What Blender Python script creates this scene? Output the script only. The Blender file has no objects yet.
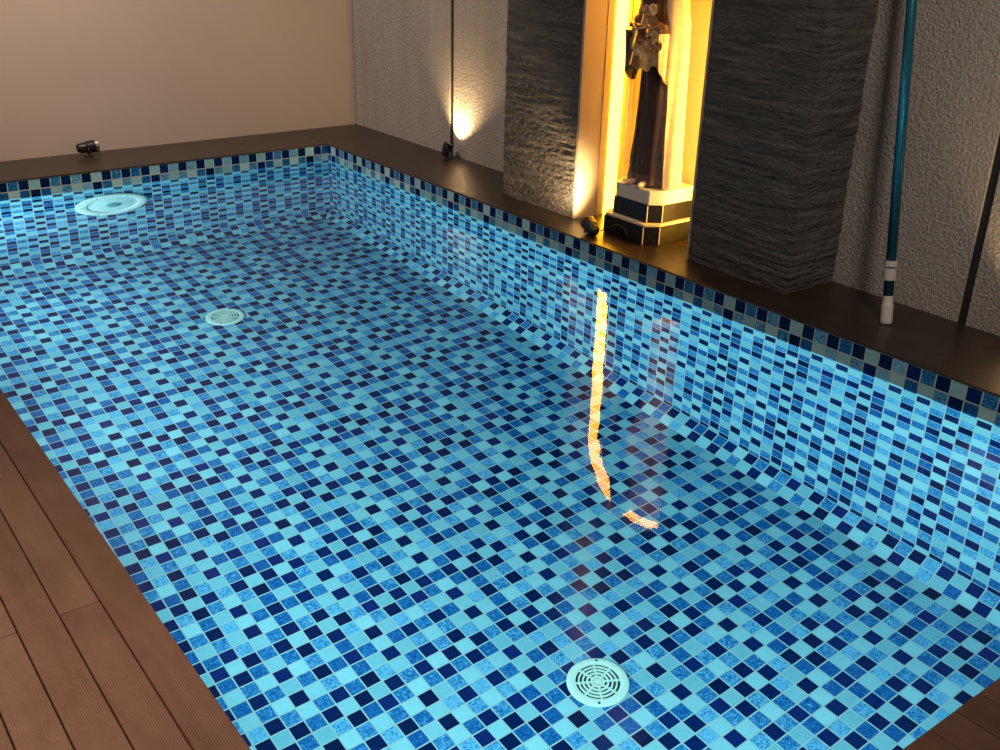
import bpy, bmesh, math, random
from mathutils import Vector, Matrix, noise
random.seed(7)
U = 0.05                      # one mosaic tile = 5 cm; every measure below is in tiles
S = bpy.context.scene
COL = S.collection
PI = math.pi

# ------------------------------------------------------------------ helpers
def link(name, me, mat=None, parent=None, smooth=False):
    o = bpy.data.objects.new(name, me)
    COL.objects.link(o)
    if mat is not None:
        for m in (mat if isinstance(mat, (list, tuple)) else [mat]):
            me.materials.append(m)
    if smooth:
        for p in me.polygons: p.use_smooth = True
    if parent is not None:
        o.parent = parent
        o.matrix_parent_inverse = parent.matrix_world.inverted() if False else Matrix.Translation(-parent.location)
    return o

def obj(name, bm, mat, parent=None, smooth=False, kind=None):
    bmesh.ops.recalc_face_normals(bm, faces=bm.faces)
    for v in bm.verts: v.co *= U
    me = bpy.data.meshes.new(name)
    bm.to_mesh(me); bm.free()
    o = link(name, me, mat, parent, smooth)
    if kind: o['kind'] = kind
    return o

def thing(name, label, cat, loc=(0, 0, 0), group=None):
    o = bpy.data.objects.new(name, None)
    o.empty_display_size = 0.05
    COL.objects.link(o)
    o.location = Vector(loc) * U
    o['label'] = label; o['category'] = cat
    if group: o['group'] = group
    return o

def tag(o, label, cat, group=None, kind=None):
    o['label'] = label; o['category'] = cat
    if group: o['group'] = group
    if kind: o['kind'] = kind
    return o

def box(bm, a, b, bevel=0.0, segs=2):
    a = Vector(a); b = Vector(b)
    r = bmesh.ops.create_cube(bm, size=1.0)
    vs = r['verts']
    for v in vs:
        v.co = Vector(((a.x + b.x) / 2 + v.co.x * (b.x - a.x), (a.y + b.y) / 2 + v.co.y * (b.y - a.y), (a.z + b.z) / 2 + v.co.z * (b.z - a.z)))
    if bevel:
        es = list({e for v in vs for e in v.link_edges})
        bmesh.ops.bevel(bm, geom=es, offset=bevel, segments=segs, affect='EDGES', profile=0.5)

def frame(d):
    d = d.normalized()
    u = d.cross(Vector((0, 0, 1)))
    if u.length < 1e-4: u = Vector((1, 0, 0))
    u.normalize()
    return u, u.cross(d).normalized()

def tube(bm, pts, rads, n=16, cap=True):
    """swept tube through pts"""
    pts = [Vector(p) for p in pts]
    if not isinstance(rads, (list, tuple)): rads = [rads] * len(pts)
    rings = []
    u0 = None
    for i, p in enumerate(pts):
        d = (pts[min(i + 1, len(pts) - 1)] - pts[max(i - 1, 0)]).normalized()
        if u0 is None: u, w = frame(d)
        else:
            u = (u0 - d * u0.dot(d))
            u = u.normalized() if u.length > 1e-5 else frame(d)[0]
            w = u.cross(d).normalized()
        u0 = u
        rings.append([bm.verts.new(p + (u * math.cos(2 * PI * k / n) + w * math.sin(2 * PI * k / n)) * rads[i]) for k in range(n)])
    for a, b in zip(rings, rings[1:]):
        for k in range(n):
            bm.faces.new((a[k], a[(k + 1) % n], b[(k + 1) % n], b[k]))
    if cap:
        bm.faces.new(rings[0]); bm.faces.new(rings[-1])
    return rings

def lathe(bm, prof, c, axis, n=48):
    """prof = [(r, h)], revolved about axis through c"""
    c = Vector(c); ax = Vector(axis).normalized(); u, w = frame(ax)
    rings = []
    for r, h in prof:
        if r < 1e-6: rings.append([bm.verts.new(c + ax * h)])
        else: rings.append([bm.verts.new(c + ax * h + (u * math.cos(2 * PI * k / n) + w * math.sin(2 * PI * k / n)) * r) for k in range(n)])
    for a, b in zip(rings, rings[1:]):
        for k in range(n):
            k2 = (k + 1) % n
            if len(a) == 1 and len(b) == 1: continue
            if len(a) == 1: bm.faces.new((a[0], b[k2], b[k]))
            elif len(b) == 1: bm.faces.new((a[k], a[k2], b[0]))
            else: bm.faces.new((a[k], a[k2], b[k2], b[k]))

# ------------------------------------------------------------------ materials
def mat(name, color=(.5, .5, .5), rough=.5, metal=0.0, spec=0.5):
    m = bpy.data.materials.new(name); m.use_nodes = True
    b = m.node_tree.nodes['Principled BSDF']
    b.inputs['Base Color'].default_value = (*color, 1)
    b.inputs['Roughness'].default_value = rough
    b.inputs['Metallic'].default_value = metal
    b.inputs['Specular IOR Level'].default_value = spec
    return m, m.node_tree.nodes, m.node_tree.links, b

def coords(N, L, scale=(1, 1, 1)):
    tc = N.new('ShaderNodeTexCoord'); mp = N.new('ShaderNodeMapping')
    mp.inputs['Scale'].default_value = scale
    L.new(tc.outputs['Object'], mp.inputs['Vector'])
    return mp.outputs['Vector']

def noise_n(N, L, vec, scale, detail=4, rough=.55, dist=0):
    n = N.new('ShaderNodeTexNoise')
    n.inputs['Scale'].default_value = scale; n.inputs['Detail'].default_value = detail
    n.inputs['Roughness'].default_value = rough; n.inputs['Distortion'].default_value = dist
    L.new(vec, n.inputs['Vector'])
    return n.outputs['Fac']

def ramp(N, L, fac, stops):
    r = N.new('ShaderNodeValToRGB')
    while len(r.color_ramp.elements) < len(stops): r.color_ramp.elements.new(0.5)
    for e, (p, c) in zip(r.color_ramp.elements, stops):
        e.position = p; e.color = (*c, 1) if len(c) == 3 else c
    L.new(fac, r.inputs['Fac'])
    return r.outputs['Color']

def bump(N, L, b, h, strength=.3, dist=.01, prev=None):
    n = N.new('ShaderNodeBump')
    n.inputs['Strength'].default_value = strength; n.inputs['Distance'].default_value = dist
    L.new(h, n.inputs['Height'])
    if prev is not None: L.new(prev, n.inputs['Normal'])
    L.new(n.outputs['Normal'], b.inputs['Normal'])
    return n.outputs['Normal']

def mth(N, L, op, a, b=None, c=None):
    n = N.new('ShaderNodeMath'); n.operation = op
    for i, x in enumerate((a, b, c)):
        if x is None: continue
        if isinstance(x, (int, float)): n.inputs[i].default_value = x
        else: L.new(x, n.inputs[i])
    return n.outputs[0]

def mixc(N, L, f, a, b):
    n = N.new('ShaderNodeMix'); n.data_type = 'RGBA'
    if isinstance(f, (int, float)): n.inputs[0].default_value = f
    else: L.new(f, n.inputs[0])
    for i, x in ((6, a), (7, b)):
        if isinstance(x, tuple): n.inputs[i].default_value = (*x, 1)
        else: L.new(x, n.inputs[i])
    return n.outputs[2]

def make_mosaic():
    m, N, L, b = mat('glass_mosaic', rough=.16, spec=.06)
    at = N.new('ShaderNodeAttribute'); at.attribute_name = 'tile_kind'
    ar = N.new('ShaderNodeAttribute'); ar.attribute_name = 'tile_rand'
    uv = N.new('ShaderNodeUVMap'); uv.uv_map = 'UVMap'
    sp = N.new('ShaderNodeSeparateXYZ'); L.new(uv.outputs['UV'], sp.inputs[0])
    du = mth(N, L, 'ABSOLUTE', mth(N, L, 'SUBTRACT', sp.outputs[0], .5))
    dv = mth(N, L, 'ABSOLUTE', mth(N, L, 'SUBTRACT', sp.outputs[1], .5))
    mx = mth(N, L, 'MAXIMUM', du, dv)
    mr = N.new('ShaderNodeMapRange'); mr.interpolation_type = 'SMOOTHSTEP'
    mr.inputs['From Min'].default_value = .447; mr.inputs['From Max'].default_value = .463
    L.new(mx, mr.inputs['Value'])
    grout = mr.outputs[0]
    v = coords(N, L)
    kind = at.outputs['Fac']; rnd = ar.outputs['Fac']
    n1 = noise_n(N, L, v, 95, 3, .6, 1.8)
    n2 = noise_n(N, L, v, 40, 3, .6, .8)
    nb = mth(N, L, 'ADD', mth(N, L, 'MULTIPLY', n1, .75), mth(N, L, 'MULTIPLY', rnd, .25))
    blue = ramp(N, L, nb, [(.37, (.006, .085, .31)), (.5, (.022, .215, .50)), (.62, (.20, .52, .76))])
    nl = mth(N, L, 'ADD', mth(N, L, 'MULTIPLY', n2, .4), mth(N, L, 'MULTIPLY', rnd, .6))
    light = ramp(N, L, nl, [(.2, (.22, .50, .59)), (.8, (.38, .68, .75))])
    dark = ramp(N, L, rnd, [(0, (.001, .012, .060)), (.8, (.002, .020, .12)), (1, (.006, .022, .15))])
    isb = mth(N, L, 'GREATER_THAN', kind, .5); isl = mth(N, L, 'GREATER_THAN', kind, 1.5)
    c = mixc(N, L, isb, dark, blue); c = mixc(N, L, isl, c, light)
    c = mixc(N, L, grout, c, (.44, .56, .56))
    L.new(c, b.inputs['Base Color'])
    r = N.new('ShaderNodeMapRange'); r.inputs['To Min'].default_value = .12; r.inputs['To Max'].default_value = .7
    L.new(grout, r.inputs['Value']); L.new(r.outputs[0], b.inputs['Roughness'])
    inv = mth(N, L, 'SUBTRACT', 1, grout)
    bump(N, L, b, inv, .5, .001)
    return m

def plaster(name, c1, c2, fine, strength, scale_big=1.5, streak=0.0):
    m, N, L, b = mat(name, rough=.62, spec=.35)
    v = coords(N, L)
    n = noise_n(N, L, v, scale_big, 4, .55)
    if streak:
        vs = coords(N, L, (5, 5, .12))
        n = mth(N, L, 'ADD', mth(N, L, 'MULTIPLY', n, 1 - streak), mth(N, L, 'MULTIPLY', noise_n(N, L, vs, 1.6, 4, .6), streak))
    L.new(ramp(N, L, n, [(.3, c1), (.7, c2)]), b.inputs['Base Color'])
    f = noise_n(N, L, v, fine, 3, .6)
    bump(N, L, b, f, strength, .006 if strength < .5 else .009)
    if strength > .5:
        g = noise_n(N, L, v, 130, 2, .6)
        sc = N.new('ShaderNodeMapRange'); sc.inputs['From Min'].default_value = .35; sc.inputs['From Max'].default_value = .65
        sc.inputs['To Min'].default_value = .72; sc.inputs['To Max'].default_value = 1.2; L.new(g, sc.inputs['Value'])
        hv = N.new('ShaderNodeHueSaturation'); L.new(sc.outputs[0], hv.inputs['Value'])
        L.new(b.inputs['Base Color'].links[0].from_socket, hv.inputs['Color']); L.new(hv.outputs[0], b.inputs['Base Color'])
    return m

M = {}
M['mosaic'] = make_mosaic()
M['paint'] = plaster('taupe_paint', (.36, .285, .235), (.43, .335, .285), 30, .06, .8)
M['render'] = plaster('grey_render', (.27, .245, .225), (.37, .335, .305), 85, 1.0, 2.2, .5)

def stone_mat():
    m, N, L, b = mat('layered_slate', rough=.7, spec=.3)
    v = coords(N, L, (1, 1, 9)); n = noise_n(N, L, v, 5, 7, .62, .5)
    L.new(ramp(N, L, n, [(.28, (.035, .032, .031)), (.55, (.085, .080, .078)), (.75, (.14, .13, .125))]), b.inputs['Base Color'])
    v2 = coords(N, L, (1, 1, 2.2)); h = noise_n(N, L, v2, 48, 4, .6)
    bump(N, L, b, h, 1.0, .014)
    return m
M['slate'] = stone_mat()

def coping_mat():
    m, N, L, b = mat('dark_coping_stone', rough=.36, spec=.4)
    v = coords(N, L, (1, 1, 1)); n = noise_n(N, L, v, 7, 6, .6, 1.2)
    L.new(ramp(N, L, n, [(.3, (.017, .011, .008)), (.7, (.036, .024, .017))]), b.inputs['Base Color'])
    bump(N, L, b, noise_n(N, L, v, 35, 4, .6), .25, .004)
    return m
M['coping'] = coping_mat()

def deck_mat():
    m, N, L, b = mat('composite_deck_board', rough=.55, spec=.35)
    tc = N.new('ShaderNodeTexCoord'); sp = N.new('ShaderNodeSeparateXYZ'); L.new(tc.outputs['Object'], sp.inputs[0])
    ar = N.new('ShaderNodeAttribute'); ar.attribute_name = 'board_rand'
    v = coords(N, L, (6, .9, 1)); n = noise_n(N, L, v, 4, 6, .6, .4)
    v2 = coords(N, L); n2 = noise_n(N, L, v2, 6, 4, .6)
    nn = mth(N, L, 'ADD', mth(N, L, 'MULTIPLY', n, .4), mth(N, L, 'ADD', mth(N, L, 'MULTIPLY', n2, .4), mth(N, L, 'MULTIPLY', ar.outputs['Fac'], .2)))
    c = ramp(N, L, nn, [(.32, (.115, .054, .034)), (.68, (.20, .112, .075))])
    L.new(c, b.inputs['Base Color'])
    w = mth(N, L, 'SINE', mth(N, L, 'MULTIPLY', sp.outputs[0], 2 * PI / .0042))
    wear = ramp(N, L, noise_n(N, L, v2, 3.2, 3, .5), [(.38, (0, 0, 0)), (.58, (1, 1, 1))])
    bump(N, L, b, mth(N, L, 'MULTIPLY', w, wear), .35, .0012)
    return m
M['deck'] = deck_mat()
M['gap'] = mat('deck_gap', (.012, .006, .004), .9)[0]
M['groove'] = mat('black_joint_paint', (.006, .005, .005), .9)[0]  # black paint in the wall joints
M['black_metal'] = mat('black_powder_coat', (.012, .010, .009), .35, .3)[0]
M['chrome'] = mat('brushed_bezel', (.62, .58, .52), .25, 1.0)[0]
M['lens'] = mat('lamp_lens', (.75, .7, .6), .1)[0]
M['pvc'] = mat('pale_abs_plastic', (.80, .86, .76), .35, spec=.1)[0]
M['pvc_white'] = mat('white_plastic', (.93, .94, .90), .3, spec=.1)[0]
M['slot'] = mat('dark_slot', (.01, .035, .05), .8)[0]
M['pipe'] = mat('blue_anodised_tube', (.014, .13, .19), .3, .5)[0]
M['collar'] = mat('greyish_collar', (.42, .40, .36), .4)[0]
M['tip'] = mat('worn_white_rubber', (.50, .47, .45), .6)[0]

# ================================================================== mosaic pool
F = ["DLDLDB", "BDBDBL", "LBLBLD", "BDBDBL", "LBLBLD", "BDBDBL"]           # floor sheet
W = ["LDBDBD", "DBLBLB", "BLDLDL", "DBLBLB", "LDBDBD", "DBLBLB"]           # wall sheet (turned a quarter)
KIND = {'D': 0.0, 'B': 1.0, 'L': 2.0}
PW, PL = 46.6, 94.7         # pool width, length (tiles)
ZW = -1.72                  # water level
ZB, ZF, CH = -22.35, -23.72, 1.40   # start of the sloped foot, floor, width of the sloped foot

def cuts(lo, hi, start, pitch=1.0):
    """tile edges between lo and hi; returns [(a, b, index, local_a, local_b)]"""
    out = []; i = math.floor((lo - start) / pitch + 1e-6)
    while start + i * pitch < hi - 1e-6:
        a = start + i * pitch; b = a + pitch
        ca, cb = max(a, lo), min(b, hi)
        if cb - ca > .02: out.append((ca, cb, i, (ca - a) / pitch, (cb - a) / pitch))
        i += 1
    return out

def mosaic(name, fn, us, vs, pat, label=None, flip=False):
    """fn(u, v) -> point ; us, vs from cuts ; pat(iu, iv) -> letter"""
    verts, faces, kinds, rands, uvs = [], [], [], [], []
    for (a, b, i, la, lb) in us:
        for (c, d, j, lc, ld) in vs:
            k = len(verts)
            verts += [Vector(fn(a, c)) * U, Vector(fn(b, c)) * U, Vector(fn(b, d)) * U, Vector(fn(a, d)) * U]
            q = [(la, lc), (lb, lc), (lb, ld), (la, ld)]
            f = [k, k + 1, k + 2, k + 3]
            if flip: f.reverse(); q.reverse()
            faces.append(f); uvs += q
            kinds.append(KIND[pat(i, j)]); rands.append(random.random())
    me = bpy.data.meshes.new(name)
    me.from_pydata([tuple(v) for v in verts], [], faces)
    ul = me.uv_layers.new(name='UVMap')
    for l, q in zip(ul.data, uvs): l.uv = q
    ka = me.attributes.new('tile_kind', 'FLOAT', 'FACE'); ra = me.attributes.new('tile_rand', 'FLOAT', 'FACE')
    for x, (k, r) in enumerate(zip(kinds, rands)): ka.data[x].value = k; ra.data[x].value = r
    o = link(name, me, M['mosaic'])
    o['kind'] = 'structure'
    return o

FPX, FPY = .977, .9975
mosaic('pool_floor', lambda u, v: (u, -v, ZF), [(a, b, i, la, lb) for a, b, i, la, lb in cuts(-PW + CH, -19.2885, -19.2885, FPX)] + cuts(-19.2885, -CH, -19.2885, (19.2885 - CH) / 18), cuts(CH, PL - CH, 79.5 - FPY / 2, FPY),
       lambda i, j: F[j % 6][i % 6], flip=True)
rows = cuts(0, -ZB, 0, .9925)
def foot_pat(i, j): return 'DBDLDB'[i % 6] if j == 0 else 'LBLBLD'[i % 6] if i % 12 > 1 else 'LDBLLD'[i % 6]
def pool_side(fn, s0, s1, start, off, flip):
    us = cuts(s0, s1, start)
    mosaic('pool_wall', lambda u, v: fn(u, 0, -v), us, rows, lambda i, j: W[j % 6][(i - off) % 6], flip=flip)
    n = math.hypot(CH, ZF - ZB) / 2
    mosaic('pool_cove', lambda u, v: fn(u, CH * v / 2, ZB + (ZF - ZB) * v / 2), us, cuts(0, 2, 0), lambda i, j: foot_pat(i - off, j), flip=flip)
pool_side(lambda s, d, z: (-d, -s, z), 0, PL, .795, 0, False)          # right
pool_side(lambda s, d, z: (-s, -d, z), 0, PW, -.156, 2, True)          # far
pool_side(lambda s, d, z: (-PW + d, -s, z), 0, PL, .795, 0, True)      # under the deck
pool_side(lambda s, d, z: (-s, -PL + d, z), 0, PW, -.156, 2, False)    # near

# water surface
def water():
    bm = bmesh.new()
    a, b, c, d = (-PW, -PL), (0, -PL), (0, 0), (-PW, 0)
    bm.faces.new([bm.verts.new((p[0], p[1], ZW)) for p in (a, b, c, d)])
    m = bpy.data.materials.new('clear_pool_water'); m.use_nodes = True
    N, L = m.node_tree.nodes, m.node_tree.links
    N.clear()
    out = N.new('ShaderNodeOutputMaterial')
    rf = N.new('ShaderNodeBsdfRefraction'); rf.inputs['IOR'].default_value = 1.333; rf.inputs['Roughness'].default_value = 0
    rf.inputs['Color'].default_value = (.95, 1, 1, 1)
    gl = N.new('ShaderNodeBsdfGlossy'); gl.inputs['Roughness'].default_value = 0
    fr = N.new('ShaderNodeFresnel'); fr.inputs['IOR'].default_value = 1.333
    mx = N.new('ShaderNodeMixShader'); L.new(mth(N, L, 'MULTIPLY', fr.outputs[0], .62), mx.inputs[0])
    L.new(rf.outputs[0], mx.inputs[1]); L.new(gl.outputs[0], mx.inputs[2]); L.new(mx.outputs[0], out.inputs['Surface'])
    v = coords(N, L)
    n = noise_n(N, L, v, 2.4, 2, .5, .3)
    bp = N.new('ShaderNodeBump'); bp.inputs['Strength'].default_value = .5; bp.inputs['Distance'].default_value = .0026
    L.new(n, bp.inputs['Height'])
    for x in (rf, gl, fr): L.new(bp.outputs[0], x.inputs['Normal'])
    o = obj('pool_water', bm, m)
    return tag(o, 'clear still pool water mirroring the lit niche', 'water', kind='stuff')
water()

# ================================================================== copings, deck, walls
XW, YW, ZT = 8.9, 9.0, 66.0     # right wall plane, far wall plane, wall height
def slab(name, a, b, m, bevel=.06):
    bm = bmesh.new(); box(bm, a, b, bevel); return obj(name, bm, m, kind='structure')
slab('coping_ledge', (-.04, -PL, -.9 + .0), (XW + .3, YW + .3, .10), M['coping']) if False else None
# the wall shell behind the mosaic, so the basin has a body
def ledge(name, a, b):
    bm = bmesh.new(); box(bm, a, b, .05)
    o = obj(name, bm, M['coping'], kind='structure'); return o
ledge('coping_ledge', (-.05, -PL - 30, .005), (XW + .05, YW, .13))
ledge('coping_ledge', (-PW - 30, -.0 - .05, .006), (-.055, YW, .131))

# decking: boards along the pool
def deck(name, x0, x1, y0, y1, joints):
    """boards of pitch 1.54 running along y"""
    bm = bmesh.new(); lay = bm.faces.layers.float.new('board_rand')
    p = 1.535; g = .055; i = 0; x = x1
    while x > x0:
        xa = max(x - p, x0)
        js = [y0] + sorted(j for j in joints(i) if y0 < j < y1) + [y1]
        for a, b in zip(js, js[1:]):
            n0 = set(bm.faces)
            box(bm, (xa + g, a + .02, -.5), (x - (0 if i == 0 else 0), b - .02, .10), .045, 2)
            r = random.random()
            for f in bm.faces:
                if f not in n0: f[lay] = r
        x -= p; i += 1
    return obj(name, bm, M['deck'], kind='structure')
JT = {1: [-71.84, -112, -30], 2: [-50, -92], 3: [-72.0, -112], 0: [-99, -40], 4: [-55, -97], 5: [-74, -32], 6: [-60]}
deck('deck', -PW - 26, -PW, -PL - 28, YW, lambda i: JT.get(i % 7, [-60 - 7 * (i % 3)]))
deck('deck', -PW + .01, -.06, -PL - 28, -PL, lambda i: [-103 - 5 * (i % 3)])
bm = bmesh.new(); box(bm, (-PW - 26, -PL - 28, -1.4), (-PW - .4, YW, -.52)); obj('deck_base', bm, M['gap'], kind='structure')
bm = bmesh.new(); box(bm, (-PW, -PL - 28, -1.4), (-.1, -PL - .4, -.52)); obj('deck_base', bm, M['gap'], kind='structure')

# right wall: render panels with open vertical joints
def panel_wall():
    bm = bmesh.new()
    js = [(YW + 2, -12.05), (-12.7, -73.7), (-74.3, -PL - 30)]
    for a, b in js: box(bm, (XW, b, -1), (XW + 3, a, ZT), .05)
    o = obj('wall_right', bm, M['render'], kind='structure')
    bm = bmesh.new(); box(bm, (XW + .14, -PL - 30, -1), (XW + 2.5, YW + 1, ZT - 1)); obj('trim_1', bm, M['groove'], kind='structure')
panel_wall()
bm = bmesh.new(); box(bm, (-PW - 26, YW, -1), (XW - .02, YW + 3, ZT), .04); obj('wall_far', bm, M['paint'], kind='structure')

# ================================================================== stone pillars
def rough_face(bm, p0, eu, ev, nu, nv, nrm, amp=.28, seed=0):
    grid = []
    for j in range(nv + 1):
        row = []
        for i in range(nu + 1):
            p = Vector(p0) + Vector(eu) * (i / nu) + Vector(ev) * (j / nv)
            z = p.z
            # split-slate courses: ragged horizontal ledges plus grain
            w = noise.noise(Vector((p.x * .10 + seed, p.y * .10, z * .9))) + .55 * noise.noise(Vector((p.x * .35, p.y * .35 + seed, z * 2.3)))
            w += .35 * noise.noise(Vector((p.x * 1.6, p.y * 1.6, z * 3.5 + seed)))
            e = min(1, i / nu * nu / 1.0, (nu - i)) if False else 1
            row.append(bm.verts.new(p + Vector(nrm) * (w * amp * e)))
        grid.append(row)
    for j in range(nv):
        for i in range(nu): bm.faces.new((grid[j][i], grid[j][i + 1], grid[j + 1][i + 1], grid[j + 1][i]))

XP = 3.4
def pillar(label, ya, yb, seed, z0=.13, z1=ZT - 1, stone_right=True):
    """ya > yb ; front face at XP, ends at the wall"""
    bm = bmesh.new()
    nz = 300; ny = int((ya - yb) * 5)
    H = Vector((0, 0, z1 - z0))
    def disp(p): 
        z = p.z
        w = .5 * noise.noise(Vector((p.x * .10 + seed, p.y * .10, z * 1.3))) + .6 * noise.noise(Vector((p.x * .25, p.y * .25 + seed, z * 3.2)))
        return w + .42 * noise.noise(Vector((p.x * 1.5, p.y * 1.5, z * 3.6 + seed)))
    path = [(XW, ya, 1, 0)]
    for k in range(12): path.append((XW - (XW - XP) * k / 12, ya, 0, 1))
    path[0] = (XW, ya, 0, 1)
    for k in range(ny + 1): path.append((XP, ya - (ya - yb) * k / ny, -1, 0))
    n2 = 26
    for k in range(1, n2 + 1): path.append((XP + (XW - .02 - XP) * k / n2, yb, 0, -1))
    if not stone_right:
        path = path[: -n2]
    rings = []
    for j in range(nz + 1):
        z = z0 + (z1 - z0) * (j / nz) ** 1.35
        r = []
        for (x, y, nx, nyy) in path:
            p = Vector((x, y, z)); w = disp(p)
            q = Vector((x + nx * w * .16, y + nyy * w * .16, z))
            if not (nx and nyy): 
                if abs(x - XP) < 1e-6 and (abs(y - ya) < 1e-6 or abs(y - yb) < 1e-6): q = Vector((x - w * .1, y + (w * .1 if y == ya else -w * .1), z))
            r.append(bm.verts.new(q))
        rings.append(r)
    for a, b in zip(rings, rings[1:]):
        for k in range(len(path) - 1): bm.faces.new((a[k], a[k + 1], b[k + 1], b[k]))
    if not stone_right:   # close the hidden back so the pillar is solid
        for a, b in zip(rings, rings[1:]): pass
    bmf = bm.faces.new([v for v in rings[-1]]) if True else None
    o = obj('stone_pillar', bm, M['slate'])
    return tag(o, label, 'pillar', 'slate pillars framing the niche')
YP1 = (-29.3, -39.6); YP2 = (-53.9, -63.5)
pillar('dark split slate pillar left of the lit niche, its foot grazed by warm light', *YP1, 3.1)
pillar('dark split slate pillar right of the lit niche, beside the blue pole', *YP2, 11.7)

# ================================================================== lit niche
def plaster_white():
    m, N, L, b = mat('niche_plaster', (.40, .34, .25), .6, spec=.3)
    v = coords(N, L); bump(N, L, b, noise_n(N, L, v, 40, 3), .06, .003)
    return m
M['niche'] = plaster_white()
m, N, L, b = mat('warm_led', (.8, .6, .3))
b.inputs['Emission Color'].default_value = (1, .43, .014, 1); b.inputs['Emission Strength'].default_value = 34
M['led'] = m
YA, YB = -39.6, -53.75       # between the pillars
YC, RA, ZS, ZTN = -46.7, 6.7, 18.9, 26.2
XN, XBK = 5.9, 8.75
def arch_pts(r, n=40, zb=.13):
    pts = [(YC + r, zb + (ZS - zb) * k / 12) for k in range(12)]
    pts += [(YC + r * math.cos(PI * k / n), ZS + r * math.sin(PI * k / n)) for k in range(n + 1)]
    pts += [(YC - r, zb + (ZS - zb) * (12 - k) / 12) for k in range(1, 13)]
    return pts
niche = thing('alcove', 'tall arched alcove glowing orange between the two slate pillars', 'alcove', (6, YC, .13))
bm = bmesh.new()
ap = arch_pts(RA)
inner_f = [bm.verts.new((XN, y, z)) for y, z in ap]
def outer(y, z):   # project to the rectangle
    if z <= ZS: return (YA - .01 if y > YC else YB + .01, z)
    t = math.atan2(z - ZS, y - YC); hw = YA - YC; hh = ZTN + 1 - ZS
    c, s = math.cos(t), math.sin(t); k = min(hw / max(abs(c), 1e-6), hh / max(abs(s), 1e-6))
    return (YC + k * c, ZS + k * s)
outer_f = [bm.verts.new((XN, *outer(y, z))) for y, z in ap]
inner_b = [bm.verts.new((XBK, y, z)) for y, z in ap]
for k in range(len(ap) - 1):
    bm.faces.new((outer_f[k], outer_f[k + 1], inner_f[k + 1], inner_f[k]))
    bm.faces.new((inner_f[k], inner_f[k + 1], inner_b[k + 1], inner_b[k]))
obj('arch_surround', bm, M['niche'], niche)
# pillar-side linings (smooth plaster reveals facing the niche) and the back panel
bm = bmesh.new()
box(bm, (XP + .02, YA - .30, .13), (XN + .02, YA - .02, ZTN), .03)
obj('side_lining', bm, M['niche'], niche)
bm = bmesh.new()
box(bm, (XP + .02, YB + .02, .13), (XN + .02, YB + .20, ZTN), .03)
obj('side_lining', bm, M['niche'], niche)
bm = bmesh.new()     # back panel with shallow vertical ribs
ny = 220; rb = []
for j, z in enumerate((.13, ZTN + .8)):
    rb.append([bm.verts.new((XBK - .06 - (.10 if k < ny * .42 else .0) * (0.5 + .5 * math.cos((k / ny) * 2 * PI * 19)) ** 3, YA - .05 + (YB - YA + .1) * k / ny, z)) for k in range(ny + 1)])
for k in range(ny): bm.faces.new((rb[0][k], rb[0][k + 1], rb[1][k + 1], rb[1][k]))
obj('back_panel', bm, M['niche'], niche, smooth=True)
bm = bmesh.new()     # LED line following the arch inside the reveal
secs = []
for y, z in ap:
    for_r = lambda d: (YC + (y - YC) * (RA - d) / RA, z if z <= ZS else ZS + (z - ZS) * (RA - d) / RA)
    secs.append([bm.verts.new((x_, *for_r(d_))) for x_, d_ in ((6.75, .02), (6.85, .13), (8.05, .13), (8.15, .02))])
for p_, q_ in zip(secs, secs[1:]):
    for k in range(4): bm.faces.new((p_[k], p_[(k + 1) % 4], q_[(k + 1) % 4], q_[k]))
bm.faces.new(secs[0]); bm.faces.new(secs[-1])
o = obj('led_strip', bm, M['led'], niche); o['label'] = 'glowing warm light strip'
bm = bmesh.new(); box(bm, (XP + .3, YB - 1, ZTN), (XW - .03, YA + 1, ZT - 1.2), .05)
tag(obj('stone_lintel', bm, M['slate']), 'dark slate lintel spanning the two pillars above the alcove', 'lintel')

# lamp added under the lintel, with housing, to brighten the bouquet
bm = bmesh.new(); lathe(bm, [(0, .25), (.5, .25), (.62, .0), (.50, .0), (.42, .12), (0, .12)], (4.75, -46.4, ZTN - .26), (0, 0, 1), 32)
dl = obj('added_lamp_housing', bm, M['black_metal'], niche)
ld = bpy.data.lights.new('bouquet_fill', 'SPOT'); ld.energy = 3.2; ld.color = (1, .74, .42); ld.spot_size = math.radians(46); ld.spot_blend = .8; ld.shadow_soft_size = .015
lo = bpy.data.objects.new('bouquet_fill', ld); COL.objects.link(lo)
lo.location = Vector((4.75, -46.4, ZTN - .35)) * U
lo.rotation_euler = Vector((-1.6, -.3, -9)).to_track_quat('-Z', 'Y').to_euler()

# ================================================================== pedestal
def octa(x0, x1, yc, hy, cx, cy):
    return [(x0, yc - hy + cy), (x0 + cx, yc - hy), (x1, yc - hy), (x1, yc + hy), (x0 + cx, yc + hy), (x0, yc + hy - cy)]
def prism(bm, poly, z0, z1, bevel=.05):
    a = [bm.verts.new((x, y, z0)) for x, y in poly]; b_ = [bm.verts.new((x, y, z1)) for x, y in poly]
    n = len(poly); fs = [bm.faces.new(a), bm.faces.new(b_)]
    for k in range(n): fs.append(bm.faces.new((a[k], a[(k + 1) % n], b_[(k + 1) % n], b_[k])))
    bmesh.ops.recalc_face_normals(bm, faces=fs)
    es = list({e for f in fs for e in f.edges})
    bmesh.ops.bevel(bm, geom=es, offset=bevel, segments=2, affect='EDGES')
m, N, L, b = mat('black_granite', rough=.4, spec=.25)
v = coords(N, L); n = noise_n(N, L, v, 60, 5, .7)
L.new(ramp(N, L, n, [(.55, (.006, .006, .007)), (.78, (.05, .045, .04))]), b.inputs['Base Color'])
M['granite'] = m
M['grout_light'] = mat('pale_joint', (.6, .52, .38), .7)[0]
M['white_stone'] = mat('cream_stone', (.62, .58, .52), .35)[0]
PC = -46.65
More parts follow.
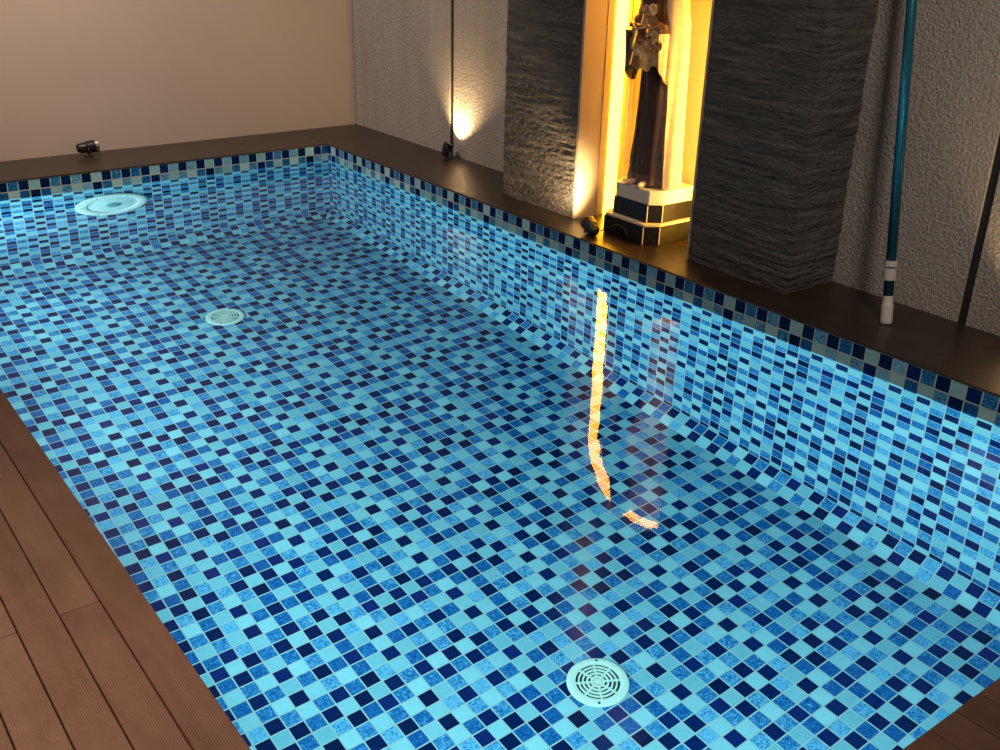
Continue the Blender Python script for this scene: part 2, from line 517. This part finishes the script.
ped = thing('pedestal', 'stepped octagonal pedestal of black granite with a cream top slab', 'pedestal', (5.9, PC, .14))
bm = bmesh.new(); prism(bm, octa(2.95, 8.5, PC, 3.15, 1.15, .75), .14, 1.68); obj('lower_step', bm, M['granite'], ped)
bm = bmesh.new(); prism(bm, octa(3.05, 8.5, PC, 3.05, 1.1, .7), 1.66, 1.86, .03); obj('ledge', bm, M['grout_light'], ped)
bm = bmesh.new(); prism(bm, octa(3.6, 8.4, PC, 2.75, 1.05, .7), 1.86, 3.30); obj('upper_step', bm, M['granite'], ped)
bm = bmesh.new(); prism(bm, octa(3.72, 8.35, PC, 2.65, 1.0, .7), 3.30, 4.50, .06); obj('top_slab', bm, M['white_stone'], ped)
for (xx, yy, za, zb) in ((4.10, PC - 3.15, .2, 1.64), (2.95, PC - 2.40, .2, 1.64), (4.65, PC - 2.75, 1.9, 3.28), (3.6, PC - 2.05, 1.9, 3.28)):
    bm = bmesh.new(); box(bm, (xx - .035, yy - .035, za), (xx + .035, yy + .035, zb)); obj('corner_joint', bm, M['grout_light'], ped)

# ================================================================== statue
SX, SY = 5.45, -46.75
def SP(t, f, z): return Vector((SX - f, SY - t, z))     # t to the viewer's right, f to the front
def cloth(name, c1, c2, rough=.4):
    m, N, L, b = mat(name, rough=rough)
    v = coords(N, L); L.new(ramp(N, L, noise_n(N, L, v, 30, 4), [(.35, c1), (.65, c2)]), b.inputs['Base Color'])
    bump(N, L, b, noise_n(N, L, v, 90, 3), .1, .002)
    return m
M['habit'] = cloth('brown_painted_habit', (.075, .032, .020), (.12, .055, .034))
M['mantle'] = cloth('cream_painted_mantle', (.74, .66, .50), (.84, .77, .62), .35)
M['swag'] = cloth('gilded_cream_cloth', (.62, .46, .22), (.90, .74, .44), .35)
M['skin'] = mat('painted_skin', (.72, .47, .33), .4)[0]
M['veil'] = mat('black_painted_veil', (.015, .012, .012), .35)[0]
M['gold'] = mat('gilt', (.85, .55, .16), .3, .8)[0]
M['leaf'] = mat('painted_leaf', (.16, .20, .06), .5)[0]
M['rose'] = [mat('painted_rose_' + c, k, .5)[0] for c, k in (('pink', (.80, .50, .36)), ('cream', (.88, .74, .50)), ('tan', (.62, .36, .20)))]
M['wood'] = mat('dark_wood_cross', (.10, .045, .02), .4)[0]
M['eye'] = mat('painted_eye', (.05, .03, .02), .2)[0]
M['lip'] = mat('painted_lip', (.6, .22, .18), .4)[0]

def interp(tab, z):
    if z <= tab[0][0]: return tab[0][1:]
    for a, b_ in zip(tab, tab[1:]):
        if z <= b_[0]:
            k = (z - a[0]) / (b_[0] - a[0]); k = k * k * (3 - 2 * k)
            return tuple(x + (y - x) * k for x, y in zip(a[1:], b_[1:]))
    return tab[-1][1:]

statue = thing('statue', 'painted nun statue in brown habit and cream mantle holding roses and crucifix', 'statue', (SX, SY, 4.5))
HAB = [(4.62, 1.95, 1.35), (6, 1.8, 1.25), (9, 1.62, 1.1), (12.5, 1.45, 1.0), (15.5, 1.32, .92), (17, 1.38, .95), (19.3, 1.62, .95), (20.3, 1.45, .8), (20.9, .85, .6), (21.4, .50, .45), (21.9, .46, .42)]
bm = bmesh.new(); rings = []; nz, nt = 90, 96
for j in range(nz + 1):
    z = 4.62 + (21.9 - 4.62) * j / nz; a, f = interp(HAB, z); r = []
    fold = max(0, 1 - (z - 4.6) / 14)
    for k in range(nt):
        th = 2 * PI * k / nt
        w = 1 + fold * (.085 * math.sin(11 * th + .8 * math.sin(z * .35)) + .05 * math.sin(5 * th + z * .12)) + .012 * math.sin(17 * th + z)
        r.append(bm.verts.new(SP(a * w * math.sin(th), f * w * math.cos(th) - .05 * (z < 6), z)))
    rings.append(r)
for a, b_ in zip(rings, rings[1:]):
    for k in range(nt): bm.faces.new((a[k], a[(k + 1) % nt], b_[(k + 1) % nt], b_[k]))
bm.faces.new(rings[0]); bm.faces.new(rings[-1])
obj('habit', bm, M['habit'], statue, smooth=True)
# scapular panel hanging down the front
bm = bmesh.new(); cols = []
for j in range(61):
    z = 5.5 + (19.8 - 5.5) * j / 60; a, f = interp(HAB, z); row = []
    for k in range(15):
        s = (k - 7) / 7; hw = .82 + .15 * (1 - j / 60)
        t = s * hw; ff = f * math.sqrt(max(.05, 1 - (t / a) ** 2)) + .14 + .06 * math.sin(s * 7 + z * .2)
        row.append(bm.verts.new(SP(t, ff, z)))
    cols.append(row)
for a, b_ in zip(cols, cols[1:]):
    for k in range(14): bm.faces.new((a[k], a[k + 1], b_[k + 1], b_[k]))
r = bmesh.ops.solidify(bm, geom=list(bm.faces), thickness=.07)
obj('scapular', bm, M['habit'], statue, smooth=True)
# mantle: open-fronted cloak with heavy folds
MAN = [(4.6, 2.75, 1.9, 62), (6.5, 2.7, 1.85, 60), (10, 2.65, 1.75, 56), (14, 2.65, 1.65, 50), (17, 2.6, 1.55, 42), (19, 2.3, 1.4, 36), (20.3, 1.6, 1.05, 30), (20.9, 1.0, .8, 28), (21.2, .75, .65, 30)]
bm = bmesh.new(); rings = []; nz, nt = 80, 110
for j in range(nz + 1):
    z = 4.6 + (21.2 - 4.6) * j / nz; a, f, op = interp(MAN, z); r = []
    fold = max(.12, 1 - (z - 4.6) / 16)
    for k in range(nt + 1):
        th = math.radians(op + (360 - 2 * op) * k / nt)
        w = 1 + fold * (.075 * math.sin(10 * th + .5 * math.sin(z * .3)) + .03 * math.sin(7 * th + z * .1))
        r.append(bm.verts.new(SP(a * w * math.sin(th), f * w * math.cos(th) - .15, z)))
    rings.append(r)
for a, b_ in zip(rings, rings[1:]):
    for k in range(nt): bm.faces.new((a[k], a[k + 1], b_[k + 1], b_[k]))
bmesh.ops.solidify(bm, geom=list(bm.faces), thickness=.12)
obj('mantle', bm, M['mantle'], statue, smooth=True)
# sleeves and mantle sides lifted over the forearms
for s in (-1, 1):
    bm = bmesh.new()
    sh = SP(1.45 * s, .1, 19.7); el = SP(1.45 * s, .7, 16.7); wr = SP(.75 * s, 1.65, 16.9)
    tube(bm, [sh, SP(1.5 * s, .35, 18.2), el, SP(1.3 * s, 1.15, 16.6), wr], [.5, .55, .55, .52, .45], 20)
    obj('sleeve', bm, M['habit'], statue, smooth=True)
    bm = bmesh.new(); rings = []       # wide hanging cuff
    for j in range(21):
        z = 16.7 - 3.2 * j / 20; r = []
        for k in range(32):
            th = 2 * PI * k / 32; q = 1 + .09 * math.sin(6 * th)
            r.append(bm.verts.new(SP((1.5 if s > 0 else 2.0) * s + .42 * q * math.sin(th) * (1 - .1 * j / 20), 1.15 - .1 * j / 20 + .72 * q * math.cos(th) * (1 - .18 * j / 20), z + (.55 * math.cos(th) - .5 * s * math.sin(th)) * j / 20)))
        rings.append(r)
    for a, b_ in zip(rings, rings[1:]):
        for k in range(32): bm.faces.new((a[k], a[(k + 1) % 32], b_[(k + 1) % 32], b_[k]))
    bm.faces.new(rings[-1]); bm.faces.new(rings[0])
    obj('hanging_cuff', bm, M['habit'] if s < 0 else M['swag'], statue, smooth=True)
    bm = bmesh.new()                   # hand: palm, four fingers, thumb
    tube(bm, [wr, SP(.50 * s, 1.95, 17.0), SP(.25 * s, 2.2, 17.1)], [.22, .30, .26], 12)
    for q in range(4):
        b0 = SP(.30 * s, 2.2, 17.28 - .14 * q)
        tube(bm, [b0, b0 + SP(-.22 * s, .14, 0) - SP(0, 0, 0), b0 + SP(-.42 * s, .02, -.03) - SP(0, 0, 0), b0 + SP(-.50 * s, -.14, -.06) - SP(0, 0, 0)], [.085, .08, .07, .05], 8)
    b0 = SP(.45 * s, 2.0, 17.25)
    tube(bm, [b0, b0 + SP(-.08 * s, .12, .2) - SP(0, 0, 0), b0 + SP(-.2 * s, .16, .34) - SP(0, 0, 0)], [.1, .09, .06], 8)
    obj('hand', bm, M['skin'], statue, smooth=True)
# gold-edged mantle swag gathered under the bouquet
bm = bmesh.new(); rings = []
for j in range(25):
    u = j / 24; r = []
    for k in range(40):
        v_ = k / 39; t = -1.75 + 3.3 * v_
        z = 16.0 - u * (1.5 + .7 * math.sin(PI * v_) - .9 * v_ * (1 - v_)) - .35 * abs(math.sin(v_ * PI * 3.5)) * u
        f = 1.55 + .75 * math.sin(PI * v_) + .16 * math.sin(v_ * 22 + u * 2) - .25 * u
        r.append(bm.verts.new(SP(t, f, z)))
    rings.append(r)
for a, b_ in zip(rings, rings[1:]):
    for k in range(39): bm.faces.new((a[k], a[k + 1], b_[k + 1], b_[k]))
bmesh.ops.solidify(bm, geom=list(bm.faces), thickness=.08)
obj('gathered_cloth', bm, M['swag'], statue, smooth=True)
# bouquet
def rose_bm(bm, c, r):
    c = Vector(c)
    for (ring, rr, tilt) in ((3, .45, .15), (5, .8, .5), (6, 1.0, .95)):
        for k in range(ring):
            a0 = 2 * PI * k / ring + rr * 2
            pts = []
            for i in range(4):
                row = []
                for j in range(5):
                    aa = a0 + (j - 2) / 2 * PI / ring * 1.25; h = i / 3
                    rad = r * rr * (.25 + .75 * math.sin(h * PI / 2)) * (1 + tilt * .25 * h)
                    x = math.cos(aa) * rad; y = math.sin(aa) * rad; zz = r * (h * (1.15 - tilt * .7) - .3) 
                    row.append(bm.verts.new(c + Vector((-zz * .8 - .1 * x, x, y + zz * .35))))
                pts.append(row)
            for i in range(3):
                for j in range(4): bm.faces.new((pts[i][j], pts[i][j + 1], pts[i + 1][j + 1], pts[i + 1][j]))
rs = [(-.9, 1.9, 16.0), (-.35, 2.3, 15.9), (.3, 2.45, 16.2), (.95, 2.2, 15.9), (-.6, 2.1, 16.8), (.05, 2.35, 16.9), (.7, 2.25, 16.8), (1.3, 1.95, 16.5),
      (-.2, 2.1, 17.6), (.45, 2.1, 17.7), (-.05, 2.5, 15.4), (1.05, 1.9, 17.5), (-.75, 1.8, 17.5), (.45, 2.5, 15.3), (1.55, 1.8, 15.8), (.1, 1.9, 18.3), (.75, 1.8, 18.4), (1.5, 1.6, 17.1)]
for i, q in enumerate(rs):
    bm = bmesh.new(); rose_bm(bm, SP(*q), .36)
    obj('rose', bm, M['rose'][i % 3], statue, smooth=True)
bm = bmesh.new()
for i in range(46):
    q = rs[i % len(rs)]; c = SP(q[0] + random.uniform(-.5, .5), q[1] + random.uniform(-.1, .15), q[2] + random.uniform(-.5, .5))
    d = Vector((random.uniform(-.6, 0), random.uniform(-1, 1), random.uniform(-1, 1))).normalized(); u_, w_ = frame(d)
    a = [bm.verts.new(c), bm.verts.new(c + d * .25 + u_ * .13), bm.verts.new(c + d * .6), bm.verts.new(c + d * .25 - u_ * .13)]
    t_ = bm.verts.new(c + d * .28 + w_ * .06)
    for k in range(4): bm.faces.new((a[k], a[(k + 1) % 4], t_))
o = obj('leaves', bm, M['leaf'], statue)
# crucifix over the roses
def cross():
    c = SP(.2, 2.85, 16.6); up = (SP(.75, 2.2, 20) - SP(-.05, 2.9, 15)).normalized(); side = up.cross(Vector((1, 0, 0))).normalized(); fr = up.cross(side)
    bm = bmesh.new()
    def bar(p, q, w, d):
        a = (q - p).normalized(); s_ = a.cross(fr).normalized()
        vs = [bm.verts.new(x + s_ * w * i + fr * d * j) for x in (p, q) for i, j in ((-1, -1), (1, -1), (1, 1), (-1, 1))]
        for f in ((0, 1, 2, 3), (4, 5, 6, 7), (0, 1, 5, 4), (1, 2, 6, 5), (2, 3, 7, 6), (3, 0, 4, 7)): bm.faces.new([vs[i] for i in f])
    bar(c - up * 2.3, c + up * 1.5, .15, .09); bar(c + up * .55 - side * .95, c + up * .55 + side * .95, .15, .09)
    x = obj('crucifix', bm, M['wood'], statue)
    bm = bmesh.new(); f0 = Vector((-.16, 0, 0))
    tube(bm, [c - up * 1.1 + f0, c - up * .5 + f0, c + up * .1 + f0, c + up * .45 + f0], [.07, .1, .14, .12], 10)
    tube(bm, [c + up * .72 - side * .8 + f0, c + up * .45 + f0, c + up * .72 + side * .8 + f0], [.05, .08, .05], 8)
    bmesh.ops.create_icosphere(bm, subdivisions=2, radius=.13, matrix=Matrix.Translation(c + up * .75 + f0))
    g = obj('corpus', bm, M['gold'], x, smooth=True)
    g.matrix_parent_inverse = Matrix.Identity(4)
    g.location = (0, 0, 0)
    g.matrix_parent_inverse = Matrix.Identity(4)
    return x
cross()
# feet
for s in (-1, 1):
    bm = bmesh.new()
    tube(bm, [SP(.6 * s, .6, 4.76), SP(.62 * s, 1.3, 4.77), SP(.66 * s, 1.75, 4.73), SP(.68 * s, 1.95, 4.65)], [.2, .24, .2, .1], 12)
    obj('sandalled_foot', bm, M['skin'], statue, smooth=True)
# head with face
HC = Vector(SP(0, .18, 22.75))
bm = bmesh.new()
bmesh.ops.create_uvsphere(bm, u_segments=40, v_segments=30, radius=1.0)
for v in bm.verts:
    x, y, z = v.co
    jaw = 1 - .28 * max(0, -z) ** 1.3
    f = -x
    px = .92 * f * (1 - .05 * max(0, -z)); py = .74 * y * jaw; pz = 1.12 * z
    if f > 0:
        px += .22 * math.exp(-((y / .12) ** 2) - (((z + .08) / .20) ** 2)) * (1 if z < .25 else .5)      # nose
        px -= .07 * (math.exp(-(((abs(y) - .32) / .14) ** 2) - (((z - .12) / .12) ** 2)))              # sockets
        px += .05 * math.exp(-((y / .22) ** 2) - (((z + .42) / .07) ** 2))                             # mouth
        px += .06 * math.exp(-((y / .2) ** 2) - (((z + .78) / .12) ** 2))                              # chin
    v.co = Vector((HC.x - px, HC.y - py, HC.z + pz))
tube(bm, [SP(0, .05, 21.2), SP(0, .12, 22.1)], [.46, .42], 20)
for v in bm.verts: pass
head = obj('head', bm, M['skin'], statue, smooth=True)
bm = bmesh.new()
for s in (-1, 1): bmesh.ops.create_uvsphere(bm, u_segments=12, v_segments=8, radius=.085, matrix=Matrix.Translation(HC + Vector((-.80, .24 * s, .13))))
o = obj('eyes', bm, M['eye'], head, smooth=True); o.matrix_parent_inverse = Matrix.Identity(4)
bm = bmesh.new(); tube(bm, [HC + Vector((-.83, -.17, -.47)), HC + Vector((-.93, 0, -.48)), HC + Vector((-.83, .17, -.47))], [.02, .045, .02], 8)
o = obj('lips', bm, M['lip'], head, smooth=True); o.matrix_parent_inverse = Matrix.Identity(4)
def hood(name, rs_, m_, zlow, op, flare, fwd):
    bm = bmesh.new(); rings = []
    for j in range(41):
        u = j / 40; r = []
        for k in range(61):
            th = math.radians(op + (360 - 2 * op) * k / 60)
            if u < .5:
                ph = (1 - u / .5) * PI / 2; rr = math.cos(ph); z = HC.z + rs_[2] * math.sin(ph)
                a_, b_ = rs_[0] * rr, rs_[1] * rr
            else:
                w_ = (u - .5) / .5; z = HC.z + (zlow - HC.z) * w_; a_ = rs_[0] * (1 + flare * w_ ** 1.5); b_ = rs_[1] * (1 + flare * .5 * w_)
            q = 1 + .03 * math.sin(9 * th) * max(0, u - .4)
            r.append(bm.verts.new((HC.x + fwd - b_ * q * math.cos(th), HC.y - a_ * q * math.sin(th), z)))
        rings.append(r)
    for a, b_ in zip(rings, rings[1:]):
        for k in range(60): bm.faces.new((a[k], a[k + 1], b_[k + 1], b_[k]))
    bmesh.ops.remove_doubles(bm, verts=list(bm.verts), dist=.001)
    bmesh.ops.solidify(bm, geom=list(bm.faces), thickness=.06)
    return obj(name, bm, m_, statue, smooth=True)
hood('white_coif', (.86, 1.02, 1.24), M['mantle'], 21.1, 42, .25, .02)
hood('black_veil', (.98, 1.12, 1.38), M['veil'], 18.6, 66, .75, .12)

# ================================================================== garden spotlights
def spotlight(label, base, aim, lit=True, energy=3.0, size=75, cable=None, lens_col=None, head_z=1.05, L=1.15, R=.48):
    base = Vector(base); aim = Vector(aim)
    c = base + Vector((0, 0, head_z)); d = (aim - c).normalized()
    t = thing('garden_spotlight', label, 'spotlight', base, 'small black spotlights on the ledge')
    bm = bmesh.new(); lathe(bm, [(0, 0), (.42, 0), (.46, .05), (.42, .12), (.10, .16), (.09, .30), (0, .30)], base, (0, 0, 1), 28)
    obj('base_plate', bm, M['black_metal'], t, smooth=False)
    u, w = frame(d)
    bm = bmesh.new()
    for s in (-1, 1):
        tube(bm, [base + Vector((0, 0, .25)), base + Vector((0, 0, .35)) + u * s * (R + .08), c + u * s * (R + .08)], .06, 8)
    obj('bracket', bm, M['black_metal'], t, smooth=True)
    bm = bmesh.new()
    lathe(bm, [(0, -L * .5), (R * .55, -L * .5), (R * .8, -L * .38), (R * .85, -L * .1), (R * 1.0, 0), (R * 1.0, L * .38), (R * .9, L * .40), (R * .9, L * .33), (0, L * .33)], c, d, 32)
    h = obj('lamp_head', bm, M['black_metal'], t, smooth=False)
    bm = bmesh.new(); lathe(bm, [(R * .90, L * .36), (R * 1.06, L * .36), (R * 1.06, L * .50), (R * .90, L * .50), (R * .90, L * .36)], c, d, 32)
    o = obj('bezel', bm, M['chrome'] if not lit else M['black_metal'], h); o.matrix_parent_inverse = Matrix.Identity(4)
    if not lit: o['label'] = 'shiny metal bezel ring'
    m_ = M['lens']
    if lit:
        m_ = M.get('lens_lit')
        if m_ is None:
            m_, N, L_, b_ = mat('lit_lens', (.8, .7, .5)); b_.inputs['Emission Color'].default_value = (1, .72, .35, 1); b_.inputs['Emission Strength'].default_value = 6
            M['lens_lit'] = m_
    bm = bmesh.new(); lathe(bm, [(R * .88, L * .37), (R * .6, L * .42), (0, L * .44)], c, d, 28)
    o = obj('lens', bm, m_, h, smooth=True); o.matrix_parent_inverse = Matrix.Identity(4)
    if cable:
        bm = bmesh.new(); tube(bm, [Vector(p) for p in cable], .05, 8)
        obj('cable', bm, M['black_metal'], t, smooth=True)
    if lit:
        ld = bpy.data.lights.new('spot_beam', 'SPOT'); ld.energy = energy; ld.color = (1, .66, .30)
        ld.spot_size = math.radians(size); ld.spot_blend = 1.0; ld.shadow_soft_size = .012
        lo = bpy.data.objects.new('spot_beam', ld); COL.objects.link(lo)
        lo.location = (c + d * (L * .55)) * U; lo.rotation_euler = d.to_track_quat('-Z', 'Y').to_euler()
        lo.parent = t; lo.matrix_parent_inverse = Matrix.Translation(-t.location)
    return t
def catenary(pts): 
    return pts
spotlight('small black spotlight washing the grey wall left of the pillars', (7.30, -13.8, .13), (8.9, -14.3, 5.2), True, 30, 110, R=.56, L=1.45)
spotlight('black spotlight with a looped cable at the foot of the statue pedestal', (1.35, -44.5, .13), (2.7, -36.5, 4.2), True, 60, 80, R=.60, L=1.5, head_z=.70,
          cable=[(1.8, -45.2, .6), (2.1, -45.7, 1.0), (2.4, -46.6, 1.4), (2.55, -47.3, 1.2), (2.6, -47.6, .6), (2.65, -47.7, .2)])
spotlight('unlit black spotlight with shiny bezel by the taupe far wall', (-24.9, 7.1, .13), (-10, 5.6, 2.4), False, head_z=.95, L=2.2, R=.64)
spotlight('small black spotlight washing the grey wall right of the blue pole', (7.35, -79.0, .13), (8.9, -79.0, 5.0), True, 20, 110)

# ================================================================== pool fittings
def drain(label, x, y):
    t = thing('floor_drain', label, 'drain', (x, y, ZF), 'round floor drains')
    R = 1.78
    bm = bmesh.new(); lathe(bm, [(R * .94, .02), (R, .02), (R, .10), (R * .95, .16), (R * .80, .18), (R * .76, .14), (R * .76, .02)], (x, y, ZF), (0, 0, 1), 64)
    obj('rim', bm, M['pvc'], t)
    bm = bmesh.new(); lathe(bm, [(0, .03), (R * .775, .03)], (x, y, ZF), (0, 0, 1), 48); obj('sump', bm, M['slot'], t)
    bm = bmesh.new()     # grate: concentric rings and eight spokes
    z0, z1 = ZF + .06, ZF + .15
    def ring(r0, r1):
        n = 64; vs = []
        for r, z in ((r0, z0), (r0, z1), (r1, z1), (r1, z0)): vs.append([bm.verts.new((x + r * math.cos(2 * PI * k / n), y + r * math.sin(2 * PI * k / n), z)) for k in range(n)])
        for a in range(4):
            for k in range(n): bm.faces.new((vs[a][k], vs[a][(k + 1) % n], vs[(a + 1) % 4][(k + 1) % n], vs[(a + 1) % 4][k]))
    for r0, r1 in ((0.001, .16), (.29, .41), (.54, .66), (.79, .90), (1.03, 1.13), (1.27, 1.38)): ring(r0, r1)
    for k in range(8):
        a = 2 * PI * k / 8 + .25; c, s = math.cos(a), math.sin(a); w = .05
        vs = [bm.verts.new((x + c * r - s * q, y + s * r + c * q, z)) for z in (z0, z1 + .003) for r, q in ((.1, -w), (1.3, -w), (1.3, w), (.1, w))]
        for f in ((0, 1, 2, 3), (4, 5, 6, 7), (0, 1, 5, 4), (1, 2, 6, 5), (2, 3, 7, 6), (3, 0, 4, 7)): bm.faces.new([vs[i] for i in f])
    obj('grate', bm, M['pvc'], t)
    for k in range(2):
        bm = bmesh.new(); a = PI * k + .9; lathe(bm, [(0, .2), (.07, .2), (.08, .175)], (x + 1.56 * math.cos(a), y + 1.56 * math.sin(a), ZF), (0, 0, 1), 12)
        obj('screw', bm, M['slot'], t)
    return t
drain('pale round slotted drain on the pool floor nearer the viewer', -23.1, -74.2)
drain('pale round slotted drain on the pool floor nearer the far wall', -22.3, -21.0)

def pool_light(label, c, ax, lens_mat):
    t = thing('pool_light', label, 'pool light', c, None)
    R = 3.75
    bm = bmesh.new(); lathe(bm, [(R * .70, .05), (R * .98, .05), (R, .12), (R * .98, .35), (R * .90, .48), (R * .72, .52), (R * .68, .42), (R * .70, .05)], c, ax, 72)
    obj('face_ring', bm, M['pvc_white'], t, smooth=True)
    bm = bmesh.new(); lathe(bm, [(R * .70, .30), (R * .55, .44), (R * .3, .56), (R * .2, .58)], c, ax, 64)
    obj('lens', bm, lens_mat, t, smooth=True)
    bm = bmesh.new(); lathe(bm, [(R * .205, .52), (R * .20, .68), (R * .15, .74), (0, .74)], c, ax, 40)
    o = obj('centre_cap', bm, M['cap'], t, smooth=True)
    for k in range(6):
        bm = bmesh.new(); a = 2 * PI * k / 6; u, w = frame(Vector(ax)); p = Vector(c) + (u * math.cos(a) + w * math.sin(a)) * R * .84
        lathe(bm, [(.0, .55), (.10, .55), (.11, .50)], p, ax, 12)
        obj('screw', bm, M['cap'], t)
    return t
M['cap'] = mat('grey_cap', (.18, .42, .44), .4)[0]
m, N, L, b = mat('frosted_lens', (.82, .90, .88), .25, spec=.1)
M['lens_off'] = m
m, N, L, b = mat('lit_pool_lens', (.8, .95, 1)); b.inputs['Emission Color'].default_value = (.75, .95, 1, 1); b.inputs['Emission Strength'].default_value = 4
M['lens_on'] = m
pool_light('round white underwater light on the tiled far wall', (-25.2, 0, -8.1), (0, -1, 0), M['lens_off'])

# the lamps that light the water sit on the wall under the deck edge and on the near wall
def uw_area(loc, dirv, energy, size=.30, color=(.45, .90, .96)):
    ld = bpy.data.lights.new('pool_lamp', 'AREA'); ld.shape = 'DISK'; ld.size = size; ld.energy = energy; ld.color = color
    o = bpy.data.objects.new('pool_lamp', ld); COL.objects.link(o)
    o.location = Vector(loc) * U; o.rotation_euler = Vector(dirv).to_track_quat('-Z', 'Y').to_euler()
for yy, e in ((-12, 17.5), (-36, 16.5), (-60, 16), (-84, 16.5)): uw_area((-PW + .9, yy, -6.5), (1, 0, -.12), e)
uw_area((-30, -PL + .9, -6.5), (0, 1, -.12), 7)
uw_area((-14, -PL + .9, -6.5), (0, 1, -.12), 7)

# ================================================================== pole
CAMR = Vector((0.80125306, -0.59786756, 0.02340755)); CAMU = Vector((0.22830802, 0.34166832, 0.91166782)); CAMF = Vector((0.55305423, 0.7251325, -0.41026074))
CC = Vector((-55.66212759, -107.02125313, 24.81133925)); FPX_CAM = 1023.629
b0 = Vector((4.55, -71.1, .13)); top = Vector((6.6, -67.45, 20.47)); ax = (top - b0).normalized()
Lp = (XW - .45 - b0.x) / ax.x
pole = thing('telescopic_pole', 'long blue telescopic pool pole with white tip leaning on the grey wall', 'pole', b0)
bm = bmesh.new(); tube(bm, [b0 + ax * 1.9, b0 + ax * Lp], .33, 24); obj('outer_tube', bm, M['pipe'], pole, smooth=True)
bm = bmesh.new(); lathe(bm, [(0, .0), (.36, 0), (.40, .12), (.40, 1.2), (.34, 1.5), (.30, 2.25), (0, 2.25)], b0, ax, 24); obj('white_tip', bm, M['tip'], pole)
for a_, b_, r_ in ((2.95, 3.75, .42), (3.85, 4.25, .40)):
    bm = bmesh.new(); lathe(bm, [(.30, a_), (r_, a_), (r_, b_), (.30, b_)], b0, ax, 24); obj('locking_collar', bm, M['collar'], pole)

# ================================================================== lights
def area(loc, target, energy, size, color, spread=180):  # unseen fill lights added overhead for the far wall, deck and right side
    ld = bpy.data.lights.new('overhead_fill', 'AREA'); ld.size = size; ld.energy = energy; ld.color = color; ld.spread = math.radians(spread)
    o = bpy.data.objects.new('overhead_fill', ld); COL.objects.link(o)
    o.location = Vector(loc) * U; o.rotation_euler = (Vector(target) - Vector(loc)).to_track_quat('-Z', 'Y').to_euler()
area((-42, -22, 62), (-24, 9, 14), 50, .5, (1, .84, .70), 110)
area((-66, -84, 58), (-56, -78, 0), 16, .5, (1, .82, .66), 70)
area((-34, -112, 60), (9, -72, 10), 11, .5, (1, .86, .74), 75)
# fill light added by the arch's hidden right leg to brighten the mantle
ld = bpy.data.lights.new('mantle_fill', 'AREA'); ld.shape = 'RECTANGLE'; ld.size = .02; ld.size_y = 17 * U; ld.energy = 4; ld.color = (1, .62, .16); ld.spread = math.radians(110)
lo = bpy.data.objects.new('mantle_fill', ld); COL.objects.link(lo)
lo.matrix_world = Matrix.Translation(Vector((6.6, -53.0, 10)) * U) @ Matrix(((0, 0, 0), (0, 0, 0), (0, 0, 0))).to_4x4() if False else Matrix.Translation(Vector((6.6, -53.0, 10)) * U) @ Matrix(((1, 0, 0, 0), (0, 0, -1, 0), (0, 1, 0, 0), (0, 0, 0, 1)))
w = bpy.data.worlds.new('night'); S.world = w; w.use_nodes = True
w.node_tree.nodes['Background'].inputs[0].default_value = (1, .83, .70, 1)
w.node_tree.nodes['Background'].inputs[1].default_value = .115

# ================================================================== camera
cd = bpy.data.cameras.new('camera'); cam = bpy.data.objects.new('camera', cd); COL.objects.link(cam)
rot = Matrix((CAMR, CAMU, -CAMF)).transposed().to_4x4()
cam.matrix_world = Matrix.Translation(CC * U) @ rot
cd.sensor_width = 36; cd.lens = 36 * FPX_CAM / 1000; cd.clip_start = .01
S.camera = cam
S.view_settings.view_transform = 'Standard'; S.view_settings.look = 'None'; S.view_settings.gamma = 1
S.view_settings.use_curve_mapping = False; S.view_settings.exposure = 0.0
S.cycles.use_denoising = True
S.cycles.caustics_reflective = False; S.cycles.caustics_refractive = False
S.cycles.sample_clamp_indirect = 4
S.cycles.max_bounces = 12
